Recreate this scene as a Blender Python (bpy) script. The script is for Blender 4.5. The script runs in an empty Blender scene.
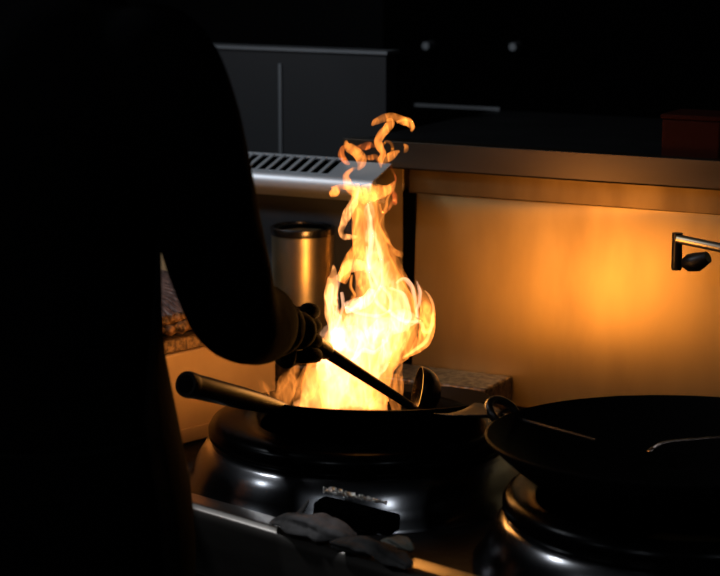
import bpy, bmesh, math, random
from mathutils import Vector, Matrix, noise
random.seed(7)
scene = bpy.context.scene
COL = scene.collection
PI = math.pi

# ------------------------------------------------------------------ camera
CAM = Vector((1.875, -2.37, 1.64))
F_PX = 2000.0
YAW = math.radians(47.0)      # the lens looks back and to the left
PITCH = math.radians(10.7)
VH = Vector((-math.sin(math.radians(43.0)), math.cos(math.radians(43.0)), 0))
RT = Vector((VH.y, -VH.x, 0))
FW = VH * math.cos(PITCH) + Vector((0, 0, -math.sin(PITCH)))
UP = RT.cross(FW)

def at(px, py, d):
    """point seen at (px,py) at the horizontal distance d from the lens"""
    r = FW + RT * ((px - 360) / F_PX) - UP * ((py - 288) / F_PX)
    return CAM + r * (d / r.dot(VH))

def at_y(px, py, y):
    a = at(px, py, 1.0) - CAM
    return CAM + a*((y-CAM.y)/a.y)
def at_z(px, py, z):
    a = at(px, py, 1.0) - CAM
    return CAM + a*((z-CAM.z)/a.z)

# the counter wall stands at a slight angle to the range: its own frame, x along the wall, y into it
BN = math.radians(15)
BW = Matrix.Translation((-0.135, 0.142, 0)) @ Matrix.Rotation(BN, 4, 'Z')
BI = BW.inverted()
def wl(px, py, y):
    c = BI @ CAM; a = (BI.to_3x3() @ (at(px, py, 1.0) - CAM))
    return c + a*((y-c.y)/a.y)
def wz(px, py, z):
    c = BI @ CAM; a = (BI.to_3x3() @ (at(px, py, 1.0) - CAM))
    return c + a*((z-c.z)/a.z)
BACK = []
def back(o):
    BACK.append(o); return o

cam = bpy.data.cameras.new('camera')
camo = bpy.data.objects.new('camera', cam)
COL.objects.link(camo)
m = Matrix((RT, UP, -FW)).transposed().to_4x4()
m.translation = CAM
camo.matrix_world = m
cam.sensor_width = 36
cam.lens = F_PX / 720 * 36
cam.clip_start = 0.05
cam.dof.use_dof = True
cam.dof.focus_distance = 2.85
cam.dof.aperture_fstop = 5.0
scene.camera = camo

# ------------------------------------------------------------------ materials
def mat(name, base, rough=0.5, metal=0.0, noise_scale=None, rough_var=0.0, col2=None, bump=0.0,
        stretch=(1, 1, 1), spec=0.5, aniso=0.0, detail=4):
    mt = bpy.data.materials.new(name)
    mt.use_nodes = True
    nt = mt.node_tree
    b = nt.nodes['Principled BSDF']
    b.inputs['Base Color'].default_value = (*base, 1)
    b.inputs['Roughness'].default_value = rough
    b.inputs['Metallic'].default_value = metal
    b.inputs['Specular IOR Level'].default_value = spec
    b.inputs['Anisotropic'].default_value = aniso
    tc = nt.nodes.new('ShaderNodeTexCoord')
    mp = nt.nodes.new('ShaderNodeMapping')
    mp.inputs['Scale'].default_value = stretch
    nz = nt.nodes.new('ShaderNodeTexNoise')
    nz.inputs['Scale'].default_value = noise_scale or 12
    nz.inputs['Detail'].default_value = detail
    nt.links.new(tc.outputs['Object'], mp.inputs['Vector'])
    nt.links.new(mp.outputs['Vector'], nz.inputs['Vector'])
    if rough_var:
        mr = nt.nodes.new('ShaderNodeMapRange')
        mr.inputs['From Min'].default_value = 0.1
        mr.inputs['From Max'].default_value = 0.9
        mr.inputs['To Min'].default_value = max(0.02, rough - rough_var)
        mr.inputs['To Max'].default_value = min(1, rough + rough_var)
        nt.links.new(nz.outputs['Fac'], mr.inputs['Value'])
        nt.links.new(mr.outputs['Result'], b.inputs['Roughness'])
    if col2:
        rp = nt.nodes.new('ShaderNodeValToRGB')
        rp.color_ramp.elements[0].position = 0.30
        rp.color_ramp.elements[1].position = 0.70
        rp.color_ramp.interpolation = 'EASE'
        rp.color_ramp.elements[0].color = (*base, 1)
        rp.color_ramp.elements[1].color = (*col2, 1)
        nt.links.new(nz.outputs['Fac'], rp.inputs['Fac'])
        nt.links.new(rp.outputs['Color'], b.inputs['Base Color'])
    if aniso:
        tg = nt.nodes.new('ShaderNodeTangent'); tg.direction_type = 'RADIAL'; tg.axis = 'Z'
        nt.links.new(tg.outputs['Tangent'], b.inputs['Tangent'])
        b.inputs['Anisotropic Rotation'].default_value = 0.0
    if bump:
        bp = nt.nodes.new('ShaderNodeBump')
        bp.inputs['Strength'].default_value = bump
        bp.inputs['Distance'].default_value = 0.01
        nt.links.new(nz.outputs['Fac'], bp.inputs['Height'])
        nt.links.new(bp.outputs['Normal'], b.inputs['Normal'])
    return mt

M = {}
M['steel'] = mat('brushed_steel', (0.62, 0.60, 0.57), 0.30, 1.0, 6, 0.06, col2=(0.52, 0.50, 0.47), bump=0.05, stretch=(9, 9, 1))
M['splash'] = mat('greasy_splash_steel', (0.62, 0.44, 0.20), 0.40, 1.0, 1.8, 0.05, col2=(0.38, 0.26, 0.11), bump=0.03, stretch=(3.0, 3.0, 0.9), detail=5, aniso=0.45)  # amber tint; darker upright smears in the colour stand in for reflections
M['lip'] = mat('lip_steel', (0.30, 0.27, 0.24), 0.36, 1.0, 5, 0.05, bump=0.03, stretch=(1, 6, 6))
M['dim_steel'] = mat('dull_steel', (0.20, 0.21, 0.22), 0.48, 0.85, 8, 0.05)
M['vent_steel'] = mat('pale_vent_steel', (0.60, 0.63, 0.66), 0.5, 0.6, 8, 0.05)
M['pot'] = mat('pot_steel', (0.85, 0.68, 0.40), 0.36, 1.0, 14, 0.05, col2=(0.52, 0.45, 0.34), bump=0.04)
M['black_iron'] = mat('black_iron', (0.0008, 0.0008, 0.0008), 0.40, 0.0, 30, 0.08, bump=0.05, spec=0.05)
M['wok'] = mat('seasoned_black_steel', (0.0018, 0.0016, 0.0015), 0.55, 0.0, 20, 0.08, bump=0.04, spec=0.035)
M['handle'] = mat('dark_tube_steel', (0.022, 0.018, 0.016), 0.34, 0.7, 25, 0.12)
M['ring'] = mat('ring_steel', (0.17, 0.17, 0.175), 0.20, 1.0, 18, 0.03, bump=0.02)
M['deck'] = mat('sooty_deck', (0.006, 0.005, 0.0045), 0.6, 0.2, 22, 0.1, bump=0.2, spec=0.2)
M['ledge'] = mat('greasy_ledge', (0.20, 0.14, 0.09), 0.42, 0.7, 90, 0.15, col2=(0.07, 0.045, 0.03), bump=0.5)
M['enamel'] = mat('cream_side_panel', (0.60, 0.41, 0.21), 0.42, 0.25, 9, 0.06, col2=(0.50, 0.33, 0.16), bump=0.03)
M['crust'] = mat('burnt_crust', (0.030, 0.018, 0.010), 0.35, 0.2, 70, 0.2, col2=(0.32, 0.17, 0.07), bump=0.9)
M['grime'] = mat('speckled_grime', (0.10, 0.06, 0.03), 0.5, 0.3, 160, 0.2, col2=(0.35, 0.22, 0.10), bump=0.5)
M['char'] = mat('charred_slats', (0.07, 0.04, 0.035), 0.4, 0.3, 60, 0.15, col2=(0.22, 0.12, 0.09), bump=0.4)
M['cloth_black'] = mat('black_cotton', (0.0007, 0.0007, 0.0008), 0.95, 0.0, 80, 0.0, bump=0.1, spec=0.01)
M['trouser'] = mat('black_trousers', (0.003, 0.003, 0.003), 0.95, 0.0, 80, 0.0, bump=0.1, spec=0.03)
M['apron'] = mat('dark_apron', (0.0010, 0.0010, 0.0010), 0.95, 0.0, 60, 0.0, bump=0.1, spec=0.03)
M['glove'] = mat('dark_glove', (0.0024, 0.0013, 0.0011), 0.85, 0.0, 40, 0.05, bump=0.1, spec=0.03)
M['skin'] = mat('skin', (0.30, 0.17, 0.11), 0.55, 0.0, 30, 0.05)
M['hair'] = mat('black_hair', (0.008, 0.006, 0.005), 0.5, 0.0, 60, 0.1, bump=0.3, stretch=(1, 1, 0.2))
M['rag'] = mat('grey_rag', (0.17, 0.155, 0.15), 0.95, 0.0, 30, 0.0, col2=(0.07, 0.065, 0.06), bump=0.5, spec=0.1)
M['rag_dark'] = mat('dark_grey_rag', (0.07, 0.066, 0.063), 0.95, 0.0, 30, 0.0, col2=(0.03, 0.028, 0.026), bump=0.5, spec=0.1)
M['rag2'] = mat('olive_rag', (0.20, 0.20, 0.17), 0.95, 0.0, 30, 0.0, col2=(0.12, 0.12, 0.09), bump=0.5, spec=0.1)
M['wire'] = mat('wire_bristle', (0.75, 0.72, 0.68), 0.3, 1.0, 90, 0.1, bump=0.6)
M['black_plastic'] = mat('black_plastic', (0.004, 0.004, 0.004), 0.4, 0.0, 20, 0.05, spec=0.2)
M['floor'] = mat('dark_tile', (0.03, 0.03, 0.032), 0.5, 0.0, 4, 0.1, bump=0.05)
M['wall'] = mat('dark_wall', (0.004, 0.004, 0.0045), 0.7, 0.0, 3, 0.05)
M['cladding'] = mat('grey_cladding', (0.010, 0.0105, 0.012), 0.6, 0.2, 3, 0.05)
M['counter'] = mat('dark_counter', (0.007, 0.007, 0.0075), 0.5, 0.2, 8, 0.1, spec=0.3)
M['ladle'] = mat('dark_ladle_steel', (0.10, 0.08, 0.07), 0.25, 1.0, 30, 0.05)
M['soot'] = mat('soot', (0.0008, 0.0008, 0.0008), 1.0, 0.0, 10, 0.0, spec=0.0)  # plain matte black; under the vent slots it stands in for shade
M['pot_rim'] = mat('dark_pot_rim', (0.22, 0.22, 0.23), 0.25, 1.0, 20, 0.05)
M['shelf_lip'] = mat('dark_lip_steel', (0.12, 0.095, 0.072), 0.36, 1.0, 5, 0.05, bump=0.02, stretch=(1, 6, 6))
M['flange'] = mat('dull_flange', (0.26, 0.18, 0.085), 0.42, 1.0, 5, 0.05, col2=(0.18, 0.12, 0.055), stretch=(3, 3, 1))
M['backguard'] = mat('grey_backguard', (0.075, 0.078, 0.085), 0.55, 0.2, 3, 0.05)
M['collar'] = mat('black_glossy_iron', (0.0008, 0.0008, 0.0008), 0.24, 0.0, 30, 0.04, bump=0.02, spec=0.035)
M['soot_steel'] = mat('sooty_steel', (0.010, 0.008, 0.007), 0.4, 0.3, 25, 0.08, spec=0.2)
M['wok_handle'] = mat('blackened_handle', (0.004, 0.0032, 0.003), 0.34, 0.0, 25, 0.08, spec=0.11)
M['cabinet'] = mat('dark_cabinet_front', (0.008, 0.008, 0.0085), 0.6, 0.1, 8, 0.05)
M['redbox'] = mat('red_brown_plastic', (0.020, 0.003, 0.001), 0.8, 0.0, 10, 0.05, spec=0.05)
M['spatula'] = mat('worn_spatula_steel', (0.025, 0.019, 0.016), 0.45, 0.8, 25, 0.1)

def fire_mat(name, color, strength):
    mt = bpy.data.materials.new(name)
    mt.use_nodes = True
    nt = mt.node_tree
    nt.nodes.clear()
    o = nt.nodes.new('ShaderNodeOutputMaterial')
    e = nt.nodes.new('ShaderNodeEmission')
    e.inputs['Color'].default_value = (*color, 1)
    e.inputs['Strength'].default_value = strength
    nt.links.new(e.outputs['Emission'], o.inputs['Volume'])
    mt.cycles.homogeneous_volume = True if hasattr(mt.cycles, 'homogeneous_volume') else False
    return mt

def fire_noise_mat(name, color, strength, seed, base=0.12, scale=30.0, power=5.0):
    """glowing gas whose brightness follows thin folded sheets"""
    mt = bpy.data.materials.new(name); mt.use_nodes = True
    nt = mt.node_tree; nt.nodes.clear(); N = nt.nodes.new; L = nt.links.new
    tc = N('ShaderNodeTexCoord'); mp = N('ShaderNodeMapping')
    mp.inputs['Scale'].default_value = (1, 1, 0.42); mp.inputs['Location'].default_value = (seed, seed*0.7, 0)
    L(tc.outputs['Object'], mp.inputs['Vector'])
    wz = N('ShaderNodeTexNoise'); wz.inputs['Scale'].default_value = scale*0.6; wz.inputs['Detail'].default_value = 1
    L(mp.outputs['Vector'], wz.inputs['Vector'])
    sb = N('ShaderNodeVectorMath'); sb.operation = 'SUBTRACT'; sb.inputs[1].default_value = (0.5, 0.5, 0.5)
    L(wz.outputs['Color'], sb.inputs[0])
    sc_ = N('ShaderNodeVectorMath'); sc_.operation = 'SCALE'; sc_.inputs['Scale'].default_value = 0.045
    L(sb.outputs[0], sc_.inputs[0])
    ad = N('ShaderNodeVectorMath'); ad.operation = 'ADD'
    L(mp.outputs['Vector'], ad.inputs[0]); L(sc_.outputs[0], ad.inputs[1])
    nz = N('ShaderNodeTexNoise'); nz.inputs['Scale'].default_value = scale; nz.inputs['Detail'].default_value = 2
    L(ad.outputs[0], nz.inputs['Vector'])
    def mth(op, a, b=None):
        n_ = N('ShaderNodeMath'); n_.operation = op
        for k, q in enumerate((a, b)):
            if q is None: continue
            if isinstance(q, (int, float)): n_.inputs[k].default_value = q
            else: L(q, n_.inputs[k])
        return n_.outputs[0]
    d = mth('ABSOLUTE', mth('SUBTRACT', nz.outputs['Fac'], 0.5))
    r = mth('MAXIMUM', mth('SUBTRACT', 1.0, mth('MULTIPLY', d, power)), 0.0)
    r = mth('POWER', r, 2.5)
    st = mth('MULTIPLY', mth('ADD', r, base), strength)
    e = N('ShaderNodeEmission'); e.inputs['Color'].default_value = (*color, 1)
    L(st, e.inputs['Strength'])
    o = N('ShaderNodeOutputMaterial'); L(e.outputs[0], o.inputs['Volume'])
    mt.cycles.volume_step_rate = 0.18
    return mt

# ------------------------------------------------------------------ mesh helpers
class MB:
    def __init__(s):
        s.v = []; s.f = []
    def add(s, vs, fs):
        n = len(s.v)
        s.v += [tuple(v) for v in vs]
        s.f += [tuple(i + n for i in f) for f in fs]
        return s
    def box(s, a, b):
        x0, y0, z0 = a; x1, y1, z1 = b
        return s.add([(x0,y0,z0),(x1,y0,z0),(x1,y1,z0),(x0,y1,z0),(x0,y0,z1),(x1,y0,z1),(x1,y1,z1),(x0,y1,z1)],
                     [(0,3,2,1),(4,5,6,7),(0,1,5,4),(1,2,6,5),(2,3,7,6),(3,0,4,7)])
    def lathe(s, prof, c=(0,0,0), seg=72):
        """closed profile of (r,z) pairs swept round z"""
        n = len(prof); vs = []; fs = []
        for i in range(seg):
            a = 2*PI*i/seg
            for r, z in prof:
                vs.append((c[0]+r*math.cos(a), c[1]+r*math.sin(a), c[2]+z))
        for i in range(seg):
            j = (i+1) % seg
            for k in range(n):
                l = (k+1) % n
                fs.append((i*n+k, j*n+k, j*n+l, i*n+l))
        return s.add(vs, fs)
    def tube(s, pts, rad, seg=16, squash=1.0, caps=True):
        P = [Vector(p) for p in pts]
        if not isinstance(rad, (list, tuple)): rad = [rad]*len(P)
        vs = []; fs = []
        up = Vector((0,0,1))
        t0 = (P[1]-P[0]).normalized()
        if abs(t0.dot(up)) > 0.95: up = Vector((1,0,0))
        nrm = (up - t0*up.dot(t0)).normalized()
        for i, p in enumerate(P):
            t = (P[min(i+1,len(P)-1)] - P[max(i-1,0)]).normalized()
            nrm = (nrm - t*nrm.dot(t)).normalized()
            bi = t.cross(nrm)
            for k in range(seg):
                a = 2*PI*k/seg
                vs.append(p + (nrm*math.cos(a)*squash + bi*math.sin(a))*rad[i])
        for i in range(len(P)-1):
            for k in range(seg):
                l = (k+1) % seg
                fs.append((i*seg+k, i*seg+l, (i+1)*seg+l, (i+1)*seg+k))
        if caps:
            fs.append(tuple(range(seg))[::-1])
            fs.append(tuple((len(P)-1)*seg+k for k in range(seg)))
        return s.add(vs, fs)
    def build(s, name, m, parent=None, bevel=0.0, smooth=True, sub=0, flip_fix=True):
        me = bpy.data.meshes.new(name)
        me.from_pydata(s.v, [], s.f)
        me.update()
        if flip_fix:
            bm = bmesh.new(); bm.from_mesh(me)
            bmesh.ops.recalc_face_normals(bm, faces=bm.faces)
            bm.to_mesh(me); bm.free()
        o = bpy.data.objects.new(name, me)
        COL.objects.link(o)
        me.materials.append(m)
        if bevel:
            bv = o.modifiers.new('bevel', 'BEVEL'); bv.width = bevel; bv.segments = 3
            bv.limit_method = 'ANGLE'
        if sub:
            sb = o.modifiers.new('sub', 'SUBSURF'); sb.levels = sub; sb.render_levels = sub
        if smooth:
            me.shade_smooth()
            try:
                me.set_sharp_from_angle(angle=math.radians(40))
            except Exception:
                pass
        if parent: 
            o.parent = parent
            o.matrix_parent_inverse = parent.matrix_world.inverted()
        return o

def thing(name, label, cat, loc=(0,0,0), group=None):
    o = bpy.data.objects.new(name, None)
    COL.objects.link(o)
    o.empty_display_size = 0.05
    o.matrix_world = Matrix.Translation(Vector(loc))
    o['label'] = label; o['category'] = cat
    if group: o['group'] = group
    return o
def tag(o, label, cat, group=None):
    o['label'] = label; o['category'] = cat
    if group: o['group'] = group
    return o
def struct(o):
    o['kind'] = 'structure'; return o

def catmull(P, n):
    """P: list of tuples (any length) -> n samples"""
    out = []
    m_ = len(P)-1
    for i in range(n):
        u = i/(n-1)*m_
        k = min(int(u), m_-1); t = u-k
        p0 = P[max(k-1,0)]; p1 = P[k]; p2 = P[k+1]; p3 = P[min(k+2,m_)]
        out.append(tuple(0.5*((2*b)+(-a+c)*t+(2*a-5*b+4*c-d)*t*t+(-a+3*b-3*c+d)*t**3) for a,b,c,d in zip(p0,p1,p2,p3)))
    return out

def skinned(name, edges_pts, m, parent=None, sub=2, root=0):
    """edges_pts: (points [(co, rx, ry)], edges) grown with a Skin modifier"""
    pts, eds = edges_pts
    me = bpy.data.meshes.new(name)
    me.from_pydata([p[0] for p in pts], eds, [])
    sk = me.skin_vertices.new(name='skin') if hasattr(me.skin_vertices, 'new') else None
    o = bpy.data.objects.new(name, me); COL.objects.link(o)
    md = o.modifiers.new('skin', 'SKIN')
    md.use_smooth_shade = True
    md.branch_smoothing = 0.6
    layer = me.skin_vertices[0].data
    for i, p in enumerate(pts):
        layer[i].radius = (p[1], p[2] if len(p) > 2 else p[1])
        layer[i].use_root = (i == root)
    sb = o.modifiers.new('sub', 'SUBSURF'); sb.levels = sub; sb.render_levels = sub
    me.materials.append(m)
    # freeze
    dg = bpy.context.evaluated_depsgraph_get()
    dg.update()
    ev = o.evaluated_get(dg)
    me2 = bpy.data.meshes.new_from_object(ev)
    o.modifiers.clear()
    o.data = me2
    if not me2.materials: me2.materials.append(m)
    me2.shade_smooth()
    if parent:
        o.parent = parent; o.matrix_parent_inverse = parent.matrix_world.inverted()
    return o

def join_into(a, others):
    bm = bmesh.new(); bm.from_mesh(a.data)
    for b in others:
        bm.from_mesh(b.data)
    bm.to_mesh(a.data); bm.free()
    for b in others: bpy.data.objects.remove(b)
    a.data.shade_smooth()
    return a

# ------------------------------------------------------------------ the room
struct(MB().box((-4, -4.5, -0.1), (4, 3, 0)).build('floor', M['floor'], smooth=False))
struct(MB().box((-4, 2.6, 0), (4, 2.7, 2.8)).build('wall_back', M['wall'], smooth=False))
struct(MB().box((-4.1, -4.5, 0), (-4, 2.7, 2.8)).build('wall_left', M['wall'], smooth=False))
struct(MB().box((-4, -4.5, 2.8), (4, 2.7, 2.9)).build('ceiling', M['wall'], smooth=False))

# ------------------------------------------------------------------ wok range
RX0, RX1 = -0.98, 1.25
FY = -0.64
rng = thing('wok_range', 'black and steel commercial wok range with two round burner rings on its deck', 'range', (0.1, -0.33, 0))
def wall_y(x, off): return (0.142-off) + (x+0.135)*math.tan(BN)
def prism(y_front, off, z0, z1):
    a, b = wall_y(RX0, off), wall_y(RX1, off)
    return MB().add([(RX0,y_front,z0),(RX1,y_front,z0),(RX1,b,z0),(RX0,a,z0),(RX0,y_front,z1),(RX1,y_front,z1),(RX1,b,z1),(RX0,a,z1)],
                    [(0,3,2,1),(4,5,6,7),(0,1,5,4),(1,2,6,5),(2,3,7,6),(3,0,4,7)])
prism(FY+0.03, 0.012, 0.12, 0.80).build('cabinet_body', M['cabinet'], rng, bevel=0.004)
prism(FY+0.035, 0.012, 0.80, 0.84).build('deck', M['deck'], rng, bevel=0.003)
# rolled steel front lip
prof = [(FY-0.012, 0.77), (FY-0.014, 0.845), (FY-0.008, 0.857), (FY+0.0, 0.862), (FY+0.03, 0.862), (FY+0.034, 0.855), (FY+0.034, 0.77)]
lip = MB(); n = len(prof)
vs = [(x, y, z) for x in (RX0, RX1) for y, z in prof]
fs = [(i, (i+1) % n, n+(i+1) % n, n+i) for i in range(n)] + [tuple(range(n)), tuple(range(2*n-1, n-1, -1))]
lip.add(vs, fs).build('front_lip', M['lip'], rng, bevel=0.002)
for x in (RX0+0.06, RX1-0.06):
    for y in (FY+0.1, wall_y(x, 0.08)):
        MB().lathe([(0.0001,0.001),(0.03,0.001),(0.03,0.02),(0.02,0.03),(0.02,0.13),(0.0001,0.13)], (x,y,0)).build('leg', M['dim_steel'], rng)
for i, x in enumerate((-0.45, -0.15, 0.12, 0.40, 0.70, 0.98)):
    kb = MB().tube([(x, FY+0.028, 0.66), (x, FY-0.004, 0.66), (x, FY-0.008, 0.66)], [0.026, 0.024, 0.018], 24).build('control_knob', M['black_plastic'], rng)
    MB().box((x-0.003, FY-0.018, 0.64), (x+0.003, FY-0.0075, 0.682)).build('grip', M['dim_steel'], kb, bevel=0.001)

def ring(cx, cy, inner, k=1.0, j=1.0):
    c = (cx, cy, 0.8395)
    body = MB().lathe([(0.215*k,0.001),(0.264*k,0.001),(0.262*k,0.006),(0.254*k,0.014),(0.248*k,0.028),(0.241*k,0.044),(0.230*k,0.060),(0.222*k,0.066),(0.205*k,0.066),(0.205*k,0.05)], c, 96)
    b = body.build('burner_ring', M['ring'], rng)
    MB().lathe([(inner,0.062),(0.228*j,0.062),(0.238*j,0.066),(0.243*j,0.074),(0.243*j,0.084),(0.238*j,0.092),(0.228*j,0.096),(inner+0.01,0.096),(inner,0.088)], c, 96).build('collar', M['collar'], b)
    MB().lathe([(0.0001,0.002),(0.07,0.002),(0.07,0.02),(0.05,0.03),(0.0001,0.03)], c, 32).build('burner_head', M['black_iron'], b)
    return b
W1 = Vector((0.0, -0.36, 0.0))
W2 = Vector((0.55, -0.36, 0.0))
ring(W1.x, W1.y, 0.140, 0.95, 0.88)
ring(W2.x, W2.y, 0.185, 1.0, 0.93)

# ------------------------------------------------------------------ woks
def wok_prof(R, depth, t=0.003, n=14):
    Rs = (R*R+depth*depth)/(2*depth)
    a1 = math.asin(R/Rs)
    outer = [(max(0.0001, Rs*math.sin(a1*i/n)), -depth+Rs-Rs*math.cos(a1*i/n)) for i in range(n+1)]
    outer.append((R+0.003, 0.004)); outer.append((R+0.0035, 0.006)); outer.append((R+0.001, 0.007))
    inner = [(max(0.0001, (Rs-t)*math.sin(a1*i/n)), -depth+Rs-(Rs-t)*math.cos(a1*i/n)) for i in range(n, -1, -1)]
    return outer + inner

def place_local(o, Mx):
    o.data.transform(Mx)

def make_wok(name, label, centre, R, depth, tilt_axis, tilt):
    w = thing(name, label, 'wok', centre)
    bowl = MB().lathe(wok_prof(R, depth), (0,0,0), 96).build('bowl', M['wok'])
    place_local(bowl, Matrix.Translation(centre) @ Matrix.Rotation(tilt, 4, tilt_axis))
    bowl.parent = w; bowl.matrix_parent_inverse = w.matrix_world.inverted()
    return w

c1 = at(377, 401, 2.755)
wok1 = make_wok('wok', 'black wok full of leaping flames with a long tubular handle pointing left', c1, 0.158, 0.076, RT, math.radians(-7))
# long tubular handle
hb = at(282, 408, 2.67); ht = at(186, 384, 2.50)
dr = (ht-hb).normalized()
pts = [hb - dr*0.03 + Vector((0,0,-0.004)), hb, hb+dr*0.05, hb+(ht-hb)*0.45, ht-dr*0.008, ht]
hnd = MB().tube(pts, [0.006, 0.009, 0.013, 0.0150, 0.0165, 0.0158], 28).build('handle', M['wok_handle'], wok1)
MB().tube([ht-dr*0.012, ht-dr*0.004, ht+dr*0.001], [0.0172, 0.0176, 0.0165], 28).build('end_ring', M['handle'], hnd)
MB().tube([ht, ht+dr*0.0015], [0.012, 0.012], 24).build('hole', M['black_iron'], hnd)  # black disc standing in for the dark hollow of the tube
# bracket plate that rivets the handle to the bowl
MB().tube([hb-dr*0.04+Vector((0,0,-0.012)), hb-dr*0.005], [0.010, 0.0105], 20, squash=0.5).build('bracket', M['handle'], hnd)

c2 = Vector((0.55, -0.36, 1.0))
wok2 = make_wok('wok', 'large empty black wok resting on the right-hand burner ring', c2, 0.245, 0.105, RT, math.radians(-2.0))
# loop ear on the left of the large wok, long handle towards the front right
e0 = c2 + Matrix.Rotation(math.radians(-2), 3, RT) @ (-RT*0.222 + VH*0.105)
e1 = c2 + Matrix.Rotation(math.radians(-2), 3, RT) @ (-RT*0.195 + VH*0.150)
ear = [e0+Vector((0,0,-0.004)), e0-RT*0.012+Vector((0,0,0.012)), e0*0.7+e1*0.3-RT*0.022+Vector((0,0,0.022)), e0*0.3+e1*0.7-RT*0.022+Vector((0,0,0.024)), e1-RT*0.012+Vector((0,0,0.014)), e1+Vector((0,0,-0.004))]
MB().tube([Vector(p) for p in catmull([tuple(q) for q in ear], 24)], 0.0055, 14).build('ear_handle', M['handle'], wok2)
h0 = c2 + RT*0.10 - VH*0.215 + Vector((0,0,-0.006)); h1 = h0 + RT*0.22 - VH*0.09 + Vector((0,0,0.012))
MB().tube([h0, h0*0.7+h1*0.3, h1], [0.009, 0.014, 0.016], 24).build('handle', M['handle'], wok2)

# ------------------------------------------------------------------ ladle in the cook's fist, spatula lying across the woks
lad = thing('ladle', 'long dark ladle held in the gloved fist with its bowl dipping into the fire', 'ladle', at(420, 395, 2.80))
bc = at(417, 391, 2.745)
l0 = at(296, 331, 2.60); l1 = at(327, 352, 2.65); l2 = at(409, 405, 2.715)
d1 = (l1-l0).normalized()
MB().tube([l0-d1*0.05, l0, l1-d1*0.004, l1], [0.0105, 0.0115, 0.0125, 0.011], 20).build('grip', M['black_plastic'], lad)
MB().tube([l1-d1*0.002, l1+(l2-l1)*0.5, l2], [0.0092, 0.0076, 0.0060], 16).build('shaft', M['soot_steel'], lad)
MB().tube([l2-(l2-l1).normalized()*0.01, l2, bc+Vector((0,0,-0.026))-VH*0.012, bc+Vector((0,0,-0.0335))], [0.0058, 0.0060, 0.0065, 0.006], 14).build('neck', M['soot_steel'], lad)
# bowl: half shell open towards the flame
bm_ = MB()
prof = []
Rb = 0.036
for i in range(11):
    a = PI*0.5*i/10; prof.append((max(0.0001, Rb*math.sin(a)), -Rb*0.95*math.cos(a)))
for i in range(10, -1, -1):
    a = PI*0.5*i/10; prof.append((max(0.0001, (Rb-0.002)*math.sin(a)), -(Rb-0.002)*0.95*math.cos(a)))
lb = MB().lathe(prof, (0,0,0), 48).build('bowl', M['ladle'], None)
open_dir = (-RT*0.96 + Vector((0,0,0.20)) - VH*0.12).normalized()
q = Vector((0,0,1)).rotation_difference(open_dir).to_matrix().to_4x4()
place_local(lb, Matrix.Translation(bc) @ q)
lb.parent = lad; lb.matrix_parent_inverse = lad.matrix_world.inverted()

sp = thing('wok_spatula', 'long thin steel spatula lying across both wok rims right of the flames', 'spatula', at(520, 422, 2.55))
s0 = at(446, 411, 2.60); s1 = at(525, 421, 2.50); s2 = at(596, 440, 2.36)
MB().tube([s1-(s2-s1)*0.5, s1, s2], [0.0032, 0.0026, 0.0014], 14).build('shaft', M['spatula'], sp)
sd = (s0-s1).normalized(); sx = sd.cross(Vector((0,0,1))).normalized(); sz = sx.cross(sd).normalized()
blade = MB(); vs = []; fs = []
for i in range(9):
    t = i/8; w = 0.012+0.028*min(1, t*1.6)
    for k in range(7):
        u = (k/6-0.5)*2
        vs.append(s1-(s1-s0)*0.35 + sd*(0.075*t) + sx*(u*w) + sz*(0.006*u*u+0.004*t*0))
for i in range(8):
    for k in range(6):
        fs.append((i*7+k, i*7+k+1, (i+1)*7+k+1, (i+1)*7+k))
bl = blade.add(vs, fs).build('blade', M['spatula'], sp)
so = bl.modifiers.new('sol', 'SOLIDIFY'); so.thickness = 0.0015

so_ = thing('spoon', 'small steel spoon glinting inside the large right-hand wok', 'spoon', at(662, 446, 2.44))  # spoon invented to carry a pale glint in the wok
MB().tube([at(653,449,2.46), at(657,446,2.46), at(664,443,2.455), at(673,441,2.45), at(684,440,2.44), at(720,437,2.42)], [0.0045,0.0050,0.0035,0.0022,0.002,0.002], 12, squash=0.6).build('shaft', M['ladle'], so_)
MB().tube([at(646,452,2.462), at(649,451,2.462), at(653,449,2.46), at(656,447,2.46)], [0.002,0.008,0.009,0.004], 14, squash=0.35).build('bowl', M['ladle'], so_)

# ------------------------------------------------------------------ rear ledge, pass counter with splashback (wall frame)
LZ = wl(437, 383, -0.125).z
lg = back(MB().box((-1.25, -0.125, 0.8405), (wl(486, 395, -0.125).x, -0.0225, LZ)).build('rear_ledge', M['ledge'], None, bevel=0.004))
tag(lg, 'low greasy ledge running along the back of the range under the splash panel', 'ledge')
XS = wl(417, 300, 0).x
XE = 1.5
LT = wl(560, 151.5, -0.055).z; LB = wl(560, 180, -0.055).z; FZ = wl(550, 203, -0.010).z
L0 = wl(343, 140, -0.055).x
ps = back(thing('pass_counter', 'stainless counter with steel lip and greasy splash panel glowing orange behind the woks', 'counter', (0.4, 0.2, 0)))
ya_, yb_ = -0.0215, -0.0012
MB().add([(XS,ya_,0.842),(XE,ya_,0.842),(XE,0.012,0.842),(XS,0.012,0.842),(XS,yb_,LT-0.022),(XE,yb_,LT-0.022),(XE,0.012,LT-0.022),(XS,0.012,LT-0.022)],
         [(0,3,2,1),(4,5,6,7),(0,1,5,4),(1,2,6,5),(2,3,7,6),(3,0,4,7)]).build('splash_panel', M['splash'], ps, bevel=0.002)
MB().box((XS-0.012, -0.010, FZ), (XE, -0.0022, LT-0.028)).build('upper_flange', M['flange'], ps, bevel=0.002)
XP = wl(403, 300, 0).x
MB().box((XP, -0.004, 0.80), (XS-0.0005, 0.03, FZ+0.002)).build('corner_post', M['black_iron'], ps, bevel=0.002)  # black strip modelled in place of the dark gap beside the panel
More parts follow.
